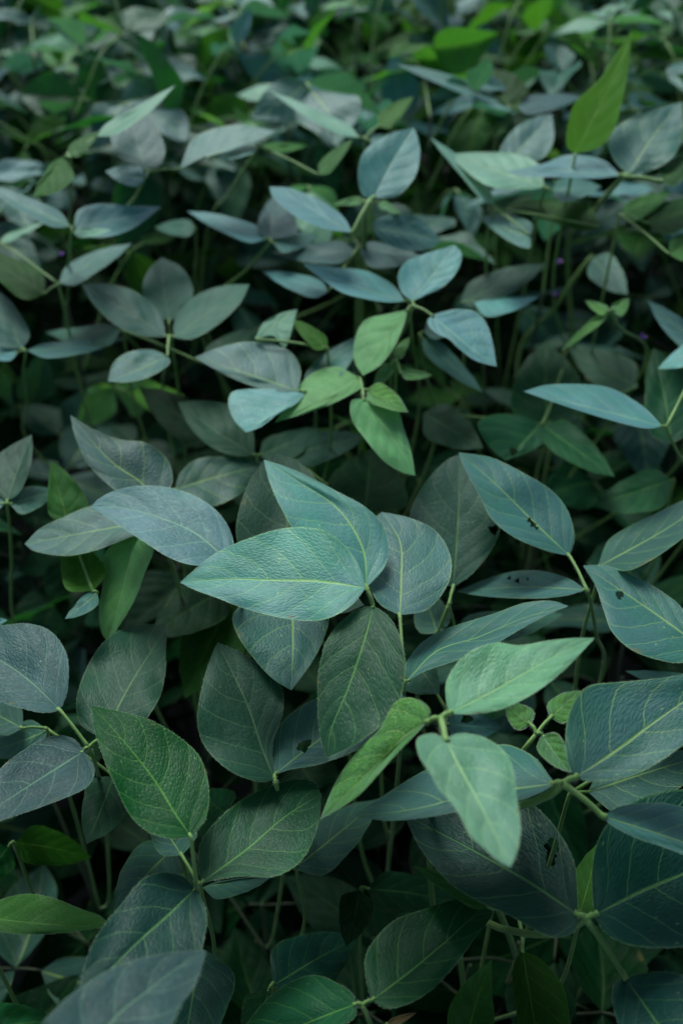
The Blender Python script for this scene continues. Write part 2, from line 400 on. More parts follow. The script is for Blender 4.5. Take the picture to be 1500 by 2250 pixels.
def rand_leaf(pobj, stem_xy, za, az, plen, el, rng, kinds, zmax, size, wild=.0, okfn=None, sm=None):
    base = Vector((stem_xy.x, stem_xy.y, za)); h = Vector((math.cos(az), math.sin(az), 0))
    node = base + h * plen * math.cos(el) + Vector((0, 0, plen * math.sin(el)))
    if node.z > zmax: node.z = zmax - rng.uniform(0, .05)
    if okfn and not okfn(node): return None
    V, Fc = [], []
    rel = base - node
    tl = rng.uniform(.012, .022); e3 = h * tl
    tube(V, Fc, catmull([(0, 0, 0), tuple(rel * .35 + Vector((0, 0, .012))), tuple(rel * .7 + Vector((0, 0, .006))), tuple(rel)], 10), .0010, .0014, 6)
    tube(V, Fc, catmull([(0, 0, 0), tuple(e3 * .5 + Vector((0, 0, .001))), tuple(e3)], 4), .0011, .0011, 6)
    lo = mesh_obj('leaf', V, Fc, [sm or M_ST], node - Vector(pobj.location), pobj)
    kind = rng.choice(kinds)
    for k, (da, off) in enumerate(((0, e3), (rng.uniform(1.2, 1.75), Vector()), (-rng.uniform(1.2, 1.75), Vector()))):
        me = rng.choice(GEN[kind]); q = bpy.data.objects.new('leaflet', me); C.objects.link(q); q.parent = lo
        a = az + da - math.pi / 2; pitch = rng.uniform(-.5, .25); roll = rng.gauss(0, .35)
        if rng.random() < wild: pitch = rng.uniform(-1.2, 1.2); roll = rng.gauss(0, .8)
        m = Matrix.Rotation(a, 4, 'Z') @ Matrix.Rotation(pitch, 4, 'X') @ Matrix.Rotation(roll, 4, 'Y')
        q.rotation_euler = m.to_euler(); s = size * rng.uniform(.8, 1.15) * (1.05 if k == 0 else .92); q.scale = (s, s, s); q.location = off
    return lo

# ------------------------------------------------------------------ the plants that can be told apart
Ln = lambda *a: list(a)
plant('A', 870, 1600, 'soybean carrying the wide pale blue-green three-part leaf in the centre of the photo')
leaf('A', .765, (806, 1293), [
 ((803,1292),(396,1280),[(782,1232),(737,1180),(690,1160),(620,1161),(540,1185),(470,1218),(420,1258)],[(775,1327),(735,1353),(690,1364),(620,1358),(540,1338),(480,1315),(428,1296)],dict(mid=[(700,1277),(600,1275),(500,1272)],m='l2',s=.105,fold=.12,curl=.03)),
 ((806,1290),(580,1010),[(700,1240),(645,1165),(625,1130),(600,1080),(585,1035)],[(845,1245),(852,1195),(838,1150),(800,1112),(750,1085),(700,1058),(640,1030)],dict(mid=[(795,1200),(740,1115),(650,1055)],m='l2',s=.105,dz=-.022,n=(-.1,-.2,1))),
 ((820,1330),(718,1665),[(775,1345),(722,1400),(701,1470),(698,1550),(704,1620)],[(858,1360),(882,1410),(890,1470),(877,1540),(840,1590),(780,1635)],dict(mid=[(802,1400),(765,1510),(728,1600)],m='d2',s=.1,curl=.1,dz=-.006)),
 ], pet=[(822,1345,.735),(826,1400,.70)], hero=True)
leaf('A', .725, (888,1500), [
 ((878,1352),(838,1125),[(832,1325),(806,1270),(800,1200),(812,1150)],[(940,1338),(985,1280),(989,1222),(957,1167),(900,1138)],dict(mid=[(880,1270),(878,1190)],m='a2',s=.09,dz=.012)),
 ((893,1497),(1248,1332),[(889,1468),(913,1425),(960,1390),(1020,1368),(1085,1348),(1150,1325),(1210,1320)],[(935,1474),(1000,1452),(1060,1430),(1110,1402),(1170,1367),(1215,1345)],dict(mid=[(960,1430),(1050,1400),(1150,1358)],m='a2',s=.095,curl=.08,n=(0,.35,1))),
 ((886,1505),(722,1672),45,75,dict(m='a',s=.08,dz=-.012)),
 ], pet=[(884,1560,.69)], hero=True)
leaf('A', .695, (640,1285), [
 ((640,1280),(612,998),[(560,1250),(520,1185),(528,1110),(558,1040),(590,1006)],[(700,1230),(720,1150),(700,1065),(660,1018)],dict(m='g',s=.095)),
 ((640,1292),(640,1517),[(570,1310),(514,1345),(520,1392),(560,1450),(600,1492)],[(700,1305),(724,1345),(712,1400),(685,1455)],dict(m='a2',s=.09)),
 ((650,1288),(800,1330),50,50,dict(m='a',dz=-.01)),
 ], pet=[(700,1400,.62)])
plant('Y', 1000, 1800, 'soybean with the pale yellow-green young leaf and tiny shoot right of centre', .62)
leaf('Y', .785, (968,1580), [
 ((985,1568),(1305,1402),[(979,1530),(981,1495),(1005,1455),(1040,1427),(1090,1412),(1140,1418),(1200,1408),(1260,1402)],[(1030,1569),(1090,1561),(1140,1541),(1190,1511),(1235,1475),(1272,1438)],dict(mid=[(1080,1520),(1180,1463),(1258,1422)],m='l',s=.085,curl=.02,n=(-.1,-.2,1))),
 ((942,1583),(704,1800),[(944,1560),(925,1540),(890,1533),(862,1550),(835,1600),(785,1650),(742,1710),(718,1762)],[(908,1618),(870,1657),(830,1702),(790,1745),(745,1777)],dict(mid=[(893,1614),(845,1660),(795,1712),(745,1760)],m='y',s=.085,fold=.4)),
 ((978,1623),(1120,1905),[(948,1611),(916,1624),(920,1660),(945,1700),(965,1735),(990,1762),(1012,1795),(1032,1835),(1062,1862),(1095,1892)],[(1010,1611),(1062,1620),(1106,1650),(1126,1690),(1132,1740),(1140,1790),(1142,1835),(1132,1880)],dict(mid=[(1010,1690),(1052,1765),(1090,1840)],m='l',s=.085,dz=.004,fold=.05,curl=.04)),
 ], pet=[(975,1640,.755),(960,1720,.71)], hero=True, r=.0017)
leaf('Y', .725, (1178,1612), [
 ((1165,1592),(1110,1545),28,30,dict(m='y',s=.03)),
 ((1208,1577),(1275,1518),28,32,dict(m='y',s=.035)),
 ((1190,1615),(1252,1697),32,28,dict(m='y',s=.04)),
 ], pet=[(1148,1648,.715),(1110,1700,.68)], hero=True)
plant('W', 1200, 1850, 'soybean with big blue-grey leaf cut off by the right edge and long left leaflet', .6)
leaf('W', .745, (1236,1722), [
 ((1262,1709),(1640,1470),[(1246,1670),(1242,1605),(1258,1545),(1290,1508),(1340,1500),(1390,1496),(1450,1490),(1520,1480)],[(1300,1717),(1380,1706),(1450,1672),(1530,1610),(1600,1530)],dict(mid=[(1360,1645),(1430,1592),(1520,1530)],m='a2',s=.115,n=(.1,-.3,1))),
 ((1218,1722),(768,1793),[(1200,1697),(1178,1668),(1140,1645),(1095,1636),(1000,1662),(930,1694),(870,1730),(815,1766)],[(1190,1740),(1140,1758),(1060,1772),(1000,1784),(930,1797),(850,1803)],dict(mid=[(1140,1733),(1020,1752),(900,1780)],m='a2',s=.11,dz=-.004)),
 ((1322,1793),(1640,1900),[(1362,1772),(1420,1764),(1480,1768),(1560,1800)],[(1345,1815),(1400,1842),(1460,1862),(1550,1895)],dict(m='a2',s=.085,dz=-.008)),
 ], pet=[(1215,1742,.735),(1165,1765,.71)], hero=True, r=.0019)
leaf('W', .66, (1250,1745), [((1290,1740),(1580,1650),45,75,dict(m='a')),((1600,1520),(1372,1474),28,25,dict(m='a2',dz=.03))])
plant('X', 1060, 1990, 'soybean with broad dark leaves, one with a chewed hole, in the lower right corner', .55)
leaf('X', .69, (1286,2018), [
 ((1268,2010),(888,1790),[(1262,2045),(1225,2060),(1180,2046),(1120,2012),(1060,1985),(1000,1950),(950,1900),(912,1845)],[(1267,1970),(1262,1900),(1240,1850),(1205,1800),(1160,1762),(1090,1735),(1000,1738),(930,1760)],dict(mid=[(1180,1950),(1100,1903),(1000,1848)],m='d3',s=.12,hole=[(1212,1858,16),(1211,1880,11),(1208,1896,11)])),
 ((1305,2010),(1680,1850),[(1300,1945),(1304,1880),(1330,1815),(1400,1757),(1500,1735),(1600,1770)],[(1330,2050),(1380,2075),(1450,2083),(1520,2072),(1600,2000)],dict(mid=[(1400,1962),(1500,1920)],m='d3',s=.115)),
 ((1372,2148),(1570,2420),[(1347,2165),(1350,2225),(1385,2310),(1460,2390)],[(1415,2138),(1480,2138),(1555,2180),(1600,2290)],dict(m='d3',s=.09,dz=-.035)),
 ], pet=[(1240,2048,.672),(1170,2053,.65),(1100,2040,.61)], hero=True, r=.0019)
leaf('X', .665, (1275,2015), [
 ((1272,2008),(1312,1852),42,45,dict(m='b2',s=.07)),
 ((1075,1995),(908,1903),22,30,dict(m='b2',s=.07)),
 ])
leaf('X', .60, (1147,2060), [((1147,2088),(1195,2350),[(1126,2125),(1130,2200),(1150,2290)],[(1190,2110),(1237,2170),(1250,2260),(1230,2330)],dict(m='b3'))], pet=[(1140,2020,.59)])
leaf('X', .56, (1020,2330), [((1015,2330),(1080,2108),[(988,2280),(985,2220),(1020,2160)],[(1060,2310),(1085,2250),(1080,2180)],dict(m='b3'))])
plant('V', 840, 2280, 'soybean at the bottom edge with mid green leaf pointing up to the right', .5)
leaf('V', .66, (795,2208), [
 ((816,2198),(1083,2003),[(804,2150),(803,2100),(830,2055),(870,2020),(930,1998),(990,1978),(1045,1975)],[(850,2216),(900,2204),(950,2172),(1000,2120),(1042,2060),(1074,2022)],dict(mid=[(900,2135),(980,2068),(1040,2015)],m='d2',s=.09)),
 ((784,2205),(500,2325),[(768,2178),(720,2150),(680,2143),(630,2162),(580,2202),(535,2262)],[(775,2240),(720,2262),(640,2292),(560,2325)],dict(mid=[(700,2238),(600,2280)],m='d2',s=.09)),
 ((815,2262),(850,2480),45,45,dict(m='d2',dz=-.01)),
 ], pet=[(810,2240,.645),(830,2300,.6)], hero=True)
leaf('V', .60, (850,2250), [((850,2250),(915,2225),9,12,dict(m='w',s=.04,curl=.3,fold=.8)),((848,2252),(880,2300),10,9,dict(m='w',s=.04,curl=.3,fold=.7))])
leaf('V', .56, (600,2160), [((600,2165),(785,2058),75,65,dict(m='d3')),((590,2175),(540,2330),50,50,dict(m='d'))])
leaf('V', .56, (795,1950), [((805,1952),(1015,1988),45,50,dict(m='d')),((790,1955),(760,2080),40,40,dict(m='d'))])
plant('U', 350, 2090, 'soybean with a dark green three-part leaf on a pale stalk, lower left', .55)
leaf('U', .69, (432,1946), [
 ((420,1838),(202,1550),[(380,1843),(330,1830),(287,1792),(252,1722),(226,1660),(208,1600)],[(452,1800),(459,1732),(440,1665),(395,1620),(330,1582),(258,1562)],dict(mid=[(385,1788),(338,1712),(280,1638)],m='d4',s=.095,dz=.02)),
 ((442,1940),(705,1745),[(436,1880),(448,1838),(490,1790),(540,1752),(600,1725),(650,1712),(688,1718)],[(480,1932),(540,1925),(600,1926),(650,1902),(682,1860),(700,1800)],dict(mid=[(540,1868),(625,1795)],m='d2',s=.09)),
 ((430,1952),(170,2205),[(400,1925),(355,1917),(310,1935),(265,1990),(230,2032),(193,2100)],[(453,2000),(451,2050),(430,2110),(350,2185),(250,2225)],dict(mid=[(370,2010),(290,2082)],m='d3',s=.1,dz=-.003)),
 ], pet=[(425,1990,.665),(385,2060,.60)], hero=True)
leaf('U', .655, (440,1950), [((445,1950),(600,1925),6,35,dict(m='a')),((400,1880),(330,1760),40,60,dict(m='a'))])
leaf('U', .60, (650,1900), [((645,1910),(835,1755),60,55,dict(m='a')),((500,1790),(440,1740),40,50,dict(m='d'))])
leaf('U', .58, (390,1850), [((385,1860),(250,2010),55,60,dict(m='a'))])
plant('T', 60, 2330, 'soybean in the bottom left corner with a large blue-grey leaf reaching up over its neighbour', .55)
leaf('T', .765, (155,2410), [
 ((160,2400),(452,2090),[(80,2290),(130,2210),(190,2162),(250,2126),(320,2104),(400,2091)],[(290,2370),(345,2300),(375,2255),(395,2212),(430,2160),(446,2112)],dict(mid=[(240,2252),(320,2180),(400,2120)],m='g2',s=.1,n=(0,-.1,1),curl=0)),
 ((150,2400),(-80,2330),60,60,dict(m='a')),
 ], hero=True)
leaf('T', .62, (440,2085), [((440,2080),(395,2350),90,60,dict(m='d3')),])
leaf('T', .68, (-60,2260), [((-60,2262),(125,2240),55,45,dict(m='d2'))])
leaf('T', .66, (-70,2010), [((-60,2012),(242,2036),[(0,1978),(60,1964),(120,1974),(180,1998),(220,2012)],[(0,2046),(80,2053),(160,2047),(215,2040)],dict(m='b4',s=.08))], hero=True)
plant('S', 120, 1730, 'soybean at the left edge with rounded slate-blue leaf on a slanting stalk', .55)
leaf('S', .695, (195,1642), [
 ((132,1560),(-130,1385),[(145,1530),(151,1490),(146,1435),(112,1387),(60,1370),(0,1374),(-60,1376)],[(100,1566),(50,1557),(0,1540),(-60,1500)],dict(mid=[(70,1500),(0,1450)],m='g2',s=.1,dz=.01)),
 ((185,1650),(-90,1830),[(160,1622),(110,1618),(50,1650),(0,1690),(-50,1750)],[(208,1690),(190,1730),(120,1762),(50,1787),(-20,1810)],dict(m='g2',s=.1)),
 ((225,1622),(368,1376),[(178,1590),(170,1530),(200,1450),(250,1392),(312,1372)],[(300,1600),(347,1540),(363,1480),(364,1425)],dict(m='g',s=.1,wave=.15)),
 ], pet=[(203,1655,.69),(215,1700,.64)], hero=True)
leaf('S', .65, (100,1600), [((50,1600),(-70,1530),35,40,dict(m='a')),((105,1605),(-50,1660),35,40,dict(m='a')),((250,1705),(190,1855),60,50,dict(m='g',dz=-.02))])
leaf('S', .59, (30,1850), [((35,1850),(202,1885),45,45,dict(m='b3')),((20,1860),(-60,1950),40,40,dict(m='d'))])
plant('R', 560, 1850, 'soybean with a dull grey-green leaf beside a torn-holed blue one, below the centre leaf', .55)
leaf('R', .69, (606,1722), [
 ((604,1714),(478,1412),[(560,1716),(500,1690),(450,1640),(434,1580),(446,1500),(466,1440)],[(598,1640),(622,1560),(612,1500),(540,1440)],dict(mid=[(575,1640),(540,1540)],m='g',s=.1)),
 ((603,1702),(815,1555),[(590,1650),(610,1600),(650,1560),(710,1530),(770,1530)],[(640,1690),(690,1682),(735,1665),(790,1615)],dict(m='a2',s=.085,hole=[(665,1641,12),(676,1632,8)])),
 ((610,1728),(690,1850),30,34,dict(m='d',dz=-.07)),
 ], pet=[(612,1745,.67)], hero=True)
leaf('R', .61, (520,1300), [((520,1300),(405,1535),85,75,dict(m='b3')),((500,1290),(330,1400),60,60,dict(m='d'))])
plant('Q', 400, 1330, 'soybean left of centre with an arched sky-blue leaf and small bright green leaflets under it', .6)
leaf('Q', .735, (520,1250), [
 ((512,1243),(200,1113),[(512,1185),(485,1132),(440,1096),(380,1073),(310,1067),(250,1079),(218,1096)],[(475,1243),(420,1241),(370,1224),(310,1186),(255,1150)],dict(mid=[(430,1172),(345,1135),(265,1115)],m='p2',s=.095,curl=.14)),
 ], hero=True)
leaf('Q', .715, (345,1140), [
 ((335,1145),(55,1195),[(290,1110),(240,1105),(190,1115),(140,1136),(88,1162)],[(320,1170),(285,1180),(220,1206),(150,1221),(80,1212)],dict(mid=[(200,1168)],m='a2',s=.085)),
 ((345,1105),(155,912),[(375,1070),(378,1035),(360,1000),(320,973),(260,965),(200,940)],[(290,1100),(240,1066),(195,1020),(166,960)],dict(mid=[(310,1060),(240,1010)],m='a',s=.09)),
 ((300,1170),(238,1410),[(235,1210),(229,1270),(218,1340),(224,1390)],[(338,1200),(318,1260),(295,1320),(265,1370)],dict(m='y2',s=.08,curl=.15)),
 ], pet=[(360,1190,.69)], hero=True)
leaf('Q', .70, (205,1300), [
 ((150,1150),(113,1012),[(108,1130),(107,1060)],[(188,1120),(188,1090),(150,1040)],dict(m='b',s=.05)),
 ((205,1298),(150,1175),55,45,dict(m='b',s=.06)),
 ((215,1303),(143,1360),22,16,dict(m='a2',s=.04)),
 ], pet=[(222,1330,.68)])
leaf('Q', .69, (380,1080), [
 ((385,1075),(600,1018),[(395,1040),(430,1010),(480,1003),(540,1010)],[(420,1102),(465,1113),(520,1090),(565,1052)],dict(m='a',s=.085)),
 ], pet=[(385,1110,.66)])
plant('E', 20, 1260, 'soybean at the left edge with a small upright grey-green leaf above a thin stalk', .6)
leaf('E', .70, (16,1108), [
 ((16,1102),(70,955),[(-20,1070),(-22,1020),(15,985)],[(45,1080),(66,1030),(72,985)],dict(m='g',s=.07)),
 ((22,1108),(125,1078),28,32,dict(m='a',s=.06)),
 ((10,1108),(-80,1080),28,32,dict(m='a',s=.06)),
 ], pet=[(22,1160,.67),(26,1230,.64)])
leaf('E', .69, (-40,1375), [((-40,1375),(18,1362),12,12,dict(m='p',s=.03))])
plant('P', 880, 860, 'soybean with the four-armed pale mint-green leaf star above the centre', .62)
leaf('P', .765, (908,672), [
 ((905,662),(998,538),[(882,642),(874,605),(892,575),(930,558),(965,548)],[(935,648),(972,630),(1002,598),(1014,560)],dict(m='p',s=.075,n=(.1,-.6,1))),
 ((948,693),(1090,805),[(975,684),(1010,679),(1045,686),(1068,712),(1082,755)],[(938,708),(955,730),(985,745),(1010,768),(1040,790),(1068,800)],dict(m='p',s=.075)),
 ((895,680),(797,825),[(850,690),(803,702),(781,740),(778,790)],[(887,712),(867,760),(835,802)],dict(m='y2',s=.075)),
 ], pet=[(890,720,.73)], hero=True)
leaf('P', .755, (898,664), [
 ((890,662),(665,580),[(865,628),(822,602),(790,592),(740,588),(700,582)],[(850,664),(800,656),(750,642),(705,612)],dict(m='p',s=.09)),
 ], pet=[(905,740,.72)])
leaf('P', .72, (920,735), [((925,740),(1060,862),22,24,dict(m='a',s=.07)),((930,730),(1040,700),25,25,dict(m='a'))], pet=[(930,800,.69)])
plant('M', 790, 1000, 'soybean with drooping yellow-green leaflets in the middle of the photo', .6)
leaf('M', .745, (797,862), [
 ((798,876),(912,1045),[(771,882),(773,922),(800,962),(840,1010),(880,1036)],[(832,868),(870,892),(886,940),(902,990)],dict(m='y2',s=.085,curl=.1)),
 ((790,830),(605,928),[(740,806),(690,818),(655,850),(625,895)],[(795,850),(740,882),(680,905)],dict(m='y2',s=.085,dz=-.005)),
 ((805,856),(895,905),28,22,dict(m='y',s=.05)),
 ], pet=[(795,900,.72)], hero=True)
leaf('M', .74, (870,790), [((860,800),(820,850),15,18,dict(m='y',s=.035)),((880,820),(950,825),12,14,dict(m='y',s=.04)),((870,790),(900,740),14,12,dict(m='y',s=.035))])
leaf('M', .66, (630,1000), [((632,1000),(805,958),38,38,dict(m='g')),((800,1130),(815,985),95,95,dict(m='d',asp=.8))])
plant('K', 610, 950, 'soybean with a light grey-blue leaf and a silvery rounded one above the centre leaf', .6)
leaf('K', .735, (665,862), [
 ((655,860),(428,785),[(660,812),(640,775),(600,757),(540,751),(480,764)],[(620,866),(560,850),(500,826),(458,803)],dict(m='a2',s=.09)),
 ((672,862),(540,950),[(640,857),(590,855),(545,855),(510,862),(502,888),(514,922)],[(652,885),(605,914),(572,938)],dict(m='p',s=.075,n=(-.2,-.2,1))),
 ((668,850),(795,735),22,45,dict(m='a2',s=.075,dz=-.01)),
 ], pet=[(675,890,.70)], hero=True)
leaf('K', .745, (720,765), [((560,745),(653,679),[(578,710),(612,690)],[(600,738),(625,764),(642,722)],dict(m='l',s=.045,n=(0,-.3,1))),((720,765),(640,700),22,18,dict(m='b',s=.045))])
leaf('K', .685, (565,1003), [((560,1000),(390,884),[(552,930),(510,892),(450,880)],[(520,1002),(468,985),(420,942)],dict(m='g',s=.085)),((480,965),(305,850),50,50,dict(m='d',dz=-.03)),((570,1000),(700,940),30,40,dict(m='g',dz=-.02))])
plant('O', 1330, 1500, 'soybean right of centre whose leaves are pricked with small insect holes', .58)
leaf('O', .715, (1290,1300), [
 ((1250,1221),(1007,994),[(1261,1180),(1246,1122),(1210,1077),(1150,1040),(1080,1006)],[(1200,1210),(1130,1181),(1080,1140),(1048,1080),(1020,1030)],dict(mid=[(1180,1155),(1095,1070)],m='a2',s=.095,hole=[(1162,1143,5),(1170,1152,6),(1178,1160,4)])),
 ((1287,1296),(1003,1300),[(1245,1270),(1185,1254),(1120,1257),(1058,1276)],[(1240,1309),(1180,1315),(1100,1313),(1048,1308)],dict(m='a2',s=.09,hole=[(1118,1270,4),(1136,1276,5),(1158,1272,3)])),
 ], pet=[(1298,1330,.69),(1310,1400,.64)], hero=True)
leaf('O', .715, (1560,1440), [((1560,1435),(1280,1243),[(1500,1340),(1450,1298),(1390,1265),(1330,1243)],[(1500,1456),(1450,1451),(1390,1430),(1345,1390),(1325,1340),(1308,1288)],dict(m='a2',s=.1,hole=[(1360,1307,9)]))], hero=True)
leaf('O', .70, (1320,1248), [((1312,1246),(1610,1060),48,45,dict(m='a',s=.11))])
plant('G', 1010, 1480, 'soybean with a tall dull grey leaf on a thin stalk behind the centre leaf', .55)
leaf('G', .68, (985,1330), [
 ((995,1290),(1010,998),[(950,1270),(906,1205),(899,1135),(928,1070),(975,1016)],[(1035,1262),(1076,1212),(1098,1160),(1082,1108),(1045,1045)],dict(m='g',s=.1,hole=[(1084,1164,10)])),
 ((1000,1385),(1235,1350),35,42,dict(m='a',dz=-.02)),
 ((960,1392),(925,1290),42,40,dict(m='a',dz=-.02)),
 ], pet=[(965,1390,.65)], hero=True)
leaf('G', .65, (980,1560), [((980,1590),(1103,1598),38,35,dict(m='g2',s=.07,hole=[(1025,1578,12)])),((905,1440),(965,1525),35,65,dict(m='a'))])
plant('N', 1190, 1120, 'shaded soybean plant with a dull leaf holed near its tip, behind the pricked leaves', .5)
leaf('N', .655, (1190,933), [
 ((1188,930),(1108,1012),[(1140,912),(1085,911),(1050,928),(1060,962),(1085,992)],[(1200,965),(1165,990),(1135,1002)],dict(m='d2',s=.08,hole=[(1127,992,9)])),
 ((1192,935),(1350,1048),42,35,dict(m='d2')),
 ((930,908),(1062,985),45,45,dict(m='d2')),
 ], pet=[(1205,900,.645)])
leaf('N', .63, (1480,1055), [((1475,1055),(1298,1112),52,40,dict(m='d2'))])
plant('H', 1440, 1120, 'soybean at the right edge with a long pale blade-like leaf pointing left', .58)
leaf('H', .745, (1462,940), [
 ((1455,937),(1150,860),[(1410,892),(1340,853),(1270,844),(1200,846)],[(1415,941),(1350,926),(1280,905),(1205,880)],dict(m='p2',s=.095)),
 ((1475,975),(1435,765),50,85,dict(m='d2',s=.1,dz=-.06)),
 ((1560,745),(1445,810),28,25,dict(m='p',s=.06)),
 ], pet=[(1490,1000,.71)], hero=True)
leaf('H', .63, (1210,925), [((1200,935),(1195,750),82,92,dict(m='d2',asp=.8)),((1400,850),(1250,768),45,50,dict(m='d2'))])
plant('Z', 1210, 870, 'soybean with thick pale stems, purple blossom and a tiny forked young leaf', .6)
leaf('Z', .74, (1338,684), [
 ((1336,684),(1230,772),9,13,dict(m='y',s=.055)),
 ((1338,682),(1284,660),17,9,dict(m='y',s=.03)),
 ((1342,682),(1382,655),10,24,dict(m='y',s=.03)),
 ], pet=[(1360,720,.715)])
leaf('Z', .70, (1040,665), [((1012,665),(1200,580),35,35,dict(m='g')),((1040,665),(1182,653),3,38,dict(m='p',s=.07,dz=.02))])
leaf('Z', .69, (1300,563), [((1300,565),(1378,648),38,35,dict(m='a'))], pet=[(1270,600,.67),(1215,680,.62)], r=.0022)
leaf('Z', .72, (1560,775), [((1560,772),(1420,658),32,25,dict(m='a2',s=.08))])
plant('J', 1330, 620, 'soybean with a tall bright green blade standing upright near the top right', .6)
leaf('J', .775, (1368,388), [
 ((1378,384),(1496,224),[(1347,350),(1335,302),(1372,266),(1440,240)],[(1440,370),(1480,340),(1499,290)],dict(m='a2',s=.09)),
 ((1362,386),(1108,378),[(1325,352),(1250,340),(1190,360)],[(1300,392),(1220,389),(1160,388)],dict(m='p2',s=.1)),
 ((1450,400),(1530,335),28,28,dict(m='b3',s=.07)),
 ], pet=[(1330,430,.74),(1295,475,.70)], r=.0022, hero=True)
leaf('J', .775, (1262,345), [((1262,338),(1388,66),[(1243,318),(1249,262),(1266,220),(1312,178),(1352,118)],[(1318,322),(1350,280),(1366,220),(1380,148)],dict(m='j',s=.12,n=(0,-.8,.8)))])
leaf('J', .75, (1360,470), [((1362,470),(1470,425),16,30,dict(m='b',s=.06)),((1420,490),(1570,435),35,40,dict(m='b3')),((1470,560),(1560,500),30,30,dict(m='b'))])
plant('I', 1120, 640, 'soybean with half green, half blue leaf on slim upright stalks, upper right', .6)
leaf('I', .755, (1200,415), [
 ((1195,412),(985,338),[(1185,362),(1130,338),(1060,334)],[(1150,416),(1080,411),(1030,382)],dict(m='l',s=.1)),
 ((1115,352),(1212,250),[(1097,330),(1130,282),(1175,257)],[(1160,355),(1195,345),(1216,305)],dict(m='a2',s=.08)),
 ((1210,420),(1320,410),25,28,dict(m='a2')),
 ], pet=[(1185,450,.73),(1165,560,.66)])
leaf('I', .745, (1087,458), [((1087,452),(943,300),16,17,dict(m='l')),((1165,520),(1050,478),[(1165,488),(1100,470)],[(1160,546),(1110,526)],dict(m='a2',s=.08)),((1320,500),(1108,452),18,42,dict(m='b3'))], pet=[(1070,510,.72),(1068,580,.69)])
leaf('I', .73, (1125,240), [((1120,238),(1075,148),16,58,dict(m='b3')),((1135,238),(1278,212),24,20,dict(m='g2')),((1110,232),(868,140),14,20,dict(m='a2'))], pet=[(1110,280,.7)])
plant('F', 800, 640, 'soybean with a rounded pale blue leaf raised on a thick stalk at the top middle', .6)
leaf('F', .785, (813,442), [
 ((820,436),(908,280),[(796,428),(786,382),(800,332),(852,295)],[(872,430),(910,390),(922,342),(918,305)],dict(m='p2',s=.085,n=(0,-.7,1))),
 ((775,512),(592,410),[(750,472),(700,440),(640,414)],[(710,502),(650,476),(602,436)],dict(m='p2',s=.1,dz=-.015)),
 ((812,500),(968,530),[(830,480),(880,470),(930,484)],[(850,536),(900,552),(945,546)],dict(m='a2',s=.08,dz=-.02)),
 ], pet=[(803,480,.76),(798,560,.71)], r=.0024, hero=True)
leaf('F', .735, (785,545), [((790,542),(925,562),18,40,dict(m='g2')),((780,552),(598,555),26,26,dict(m='g2')),((722,640),(577,596),26,20,dict(m='p2'))])
leaf('F', .76, (800,445), [((800,440),(730,450),10,10,dict(m='y',s=.045)),((830,445),(880,470),12,10,dict(m='y',s=.04))])
plant('L', 380, 900, 'soybean with a dusky five-leaflet rosette in the upper left', .6)
leaf('L', .735, (372,738), [
 ((365,740),(180,625),[(352,690),(300,642),(240,624)],[(312,737),(252,712),(206,668)],dict(m='g3',s=.09)),
 ((382,742),(548,625),[(386,700),(430,650),(490,628)],[(425,744),(480,712),(526,668)],dict(m='g3',s=.09)),
 ((368,782),(238,838),[(330,768),(280,775),(248,800)],[(372,800),(330,828),(280,840)],dict(m='a2',s=.07)),
 ], pet=[(368,790,.70)], hero=True)
leaf('L', .72, (372,715), [((372,705),(355,565),[(338,692),(313,640),(325,595)],[(402,690),(425,640),(402,590)],dict(m='g3',s=.09))])
leaf('L', .70, (270,725), [((268,722),(100,730),38,14,dict(m='g3')),((450,800),(560,720),30,30,dict(m='g'))])
leaf('L', .715, (58,772), [((60,770),(282,742),14,22,dict(m='a2',s=.1)),((50,766),(0,640),45,30,dict(m='g3')),((40,775),(-60,780),18,18,dict(m='p2'))], pet=[(52,820,.68),(60,880,.64)])
plant('B', 520, 700, 'soybean behind the dusky rosette with a narrow pale leaflet and a slanting stalk', .58)
leaf('B', .735, (595,530), [((585,525),(412,464),22,22,dict(m='p2')),((595,526),(600,430),32,62,dict(m='g2')),((600,535),(700,520),20,25,dict(m='a2'))], pet=[(545,590,.70)])
leaf('B', .72, (430,505), [((430,502),(340,500),20,20,dict(m='g3'))], pet=[(432,560,.68)])
plant('D', 150, 660, 'soybean at the upper left with broad pale leaf over a purple blossom', .6)
leaf('D', .765, (158,502), [
 ((162,500),(355,454),[(172,462),(220,447),(290,452)],[(190,520),(240,520),(295,500)],dict(m='p2',s=.09)),
 ((155,498),(-35,403),20,22,dict(m='a2',s=.1)),
 ((160,510),(245,505),8,14,dict(m='l',s=.05)),
 ], pet=[(152,560,.73),(150,640,.68)])
leaf('D', .735, (130,625), [((130,622),(290,535),25,26,dict(m='a2')),((100,645),(-40,550),38,38,dict(m='b3')),((0,532),(100,488),10,10,dict(m='l',s=.05))])
plant('c', 330, 560, 'soybean near the top left with an oval blue leaf crossed by a long green one', .6)
leaf('c', .765, (325,378), [
 ((320,372),(278,230),[(262,345),(243,300),(250,260)],[(352,362),(362,320),(330,260)],dict(m='g2',s=.09)),
 ((395,372),(606,288),[(420,310),(462,285),(530,274)],[(452,346),(505,336),(560,312)],dict(m='a2',s=.1)),
 ((322,392),(232,376),22,26,dict(m='p2',s=.05)),
 ], pet=[(300,430,.73)])
leaf('c', .785, (155,348), [((212,300),(386,187),16,18,dict(m='l',s=.1)),((148,338),(218,288),12,22,dict(m='b',s=.05)),((143,345),(72,432),45,18,dict(m='b',s=.06))], pet=[(157,400,.75),(155,470,.7)])
leaf('c', .755, (570,322), [((570,325),(682,318),12,14,dict(m='b',s=.06)),((700,385),(775,305),18,16,dict(m='b',s=.06)),((565,318),(500,350),14,14,dict(m='a2'))], pet=[(530,380,.72),(500,430,.68)])
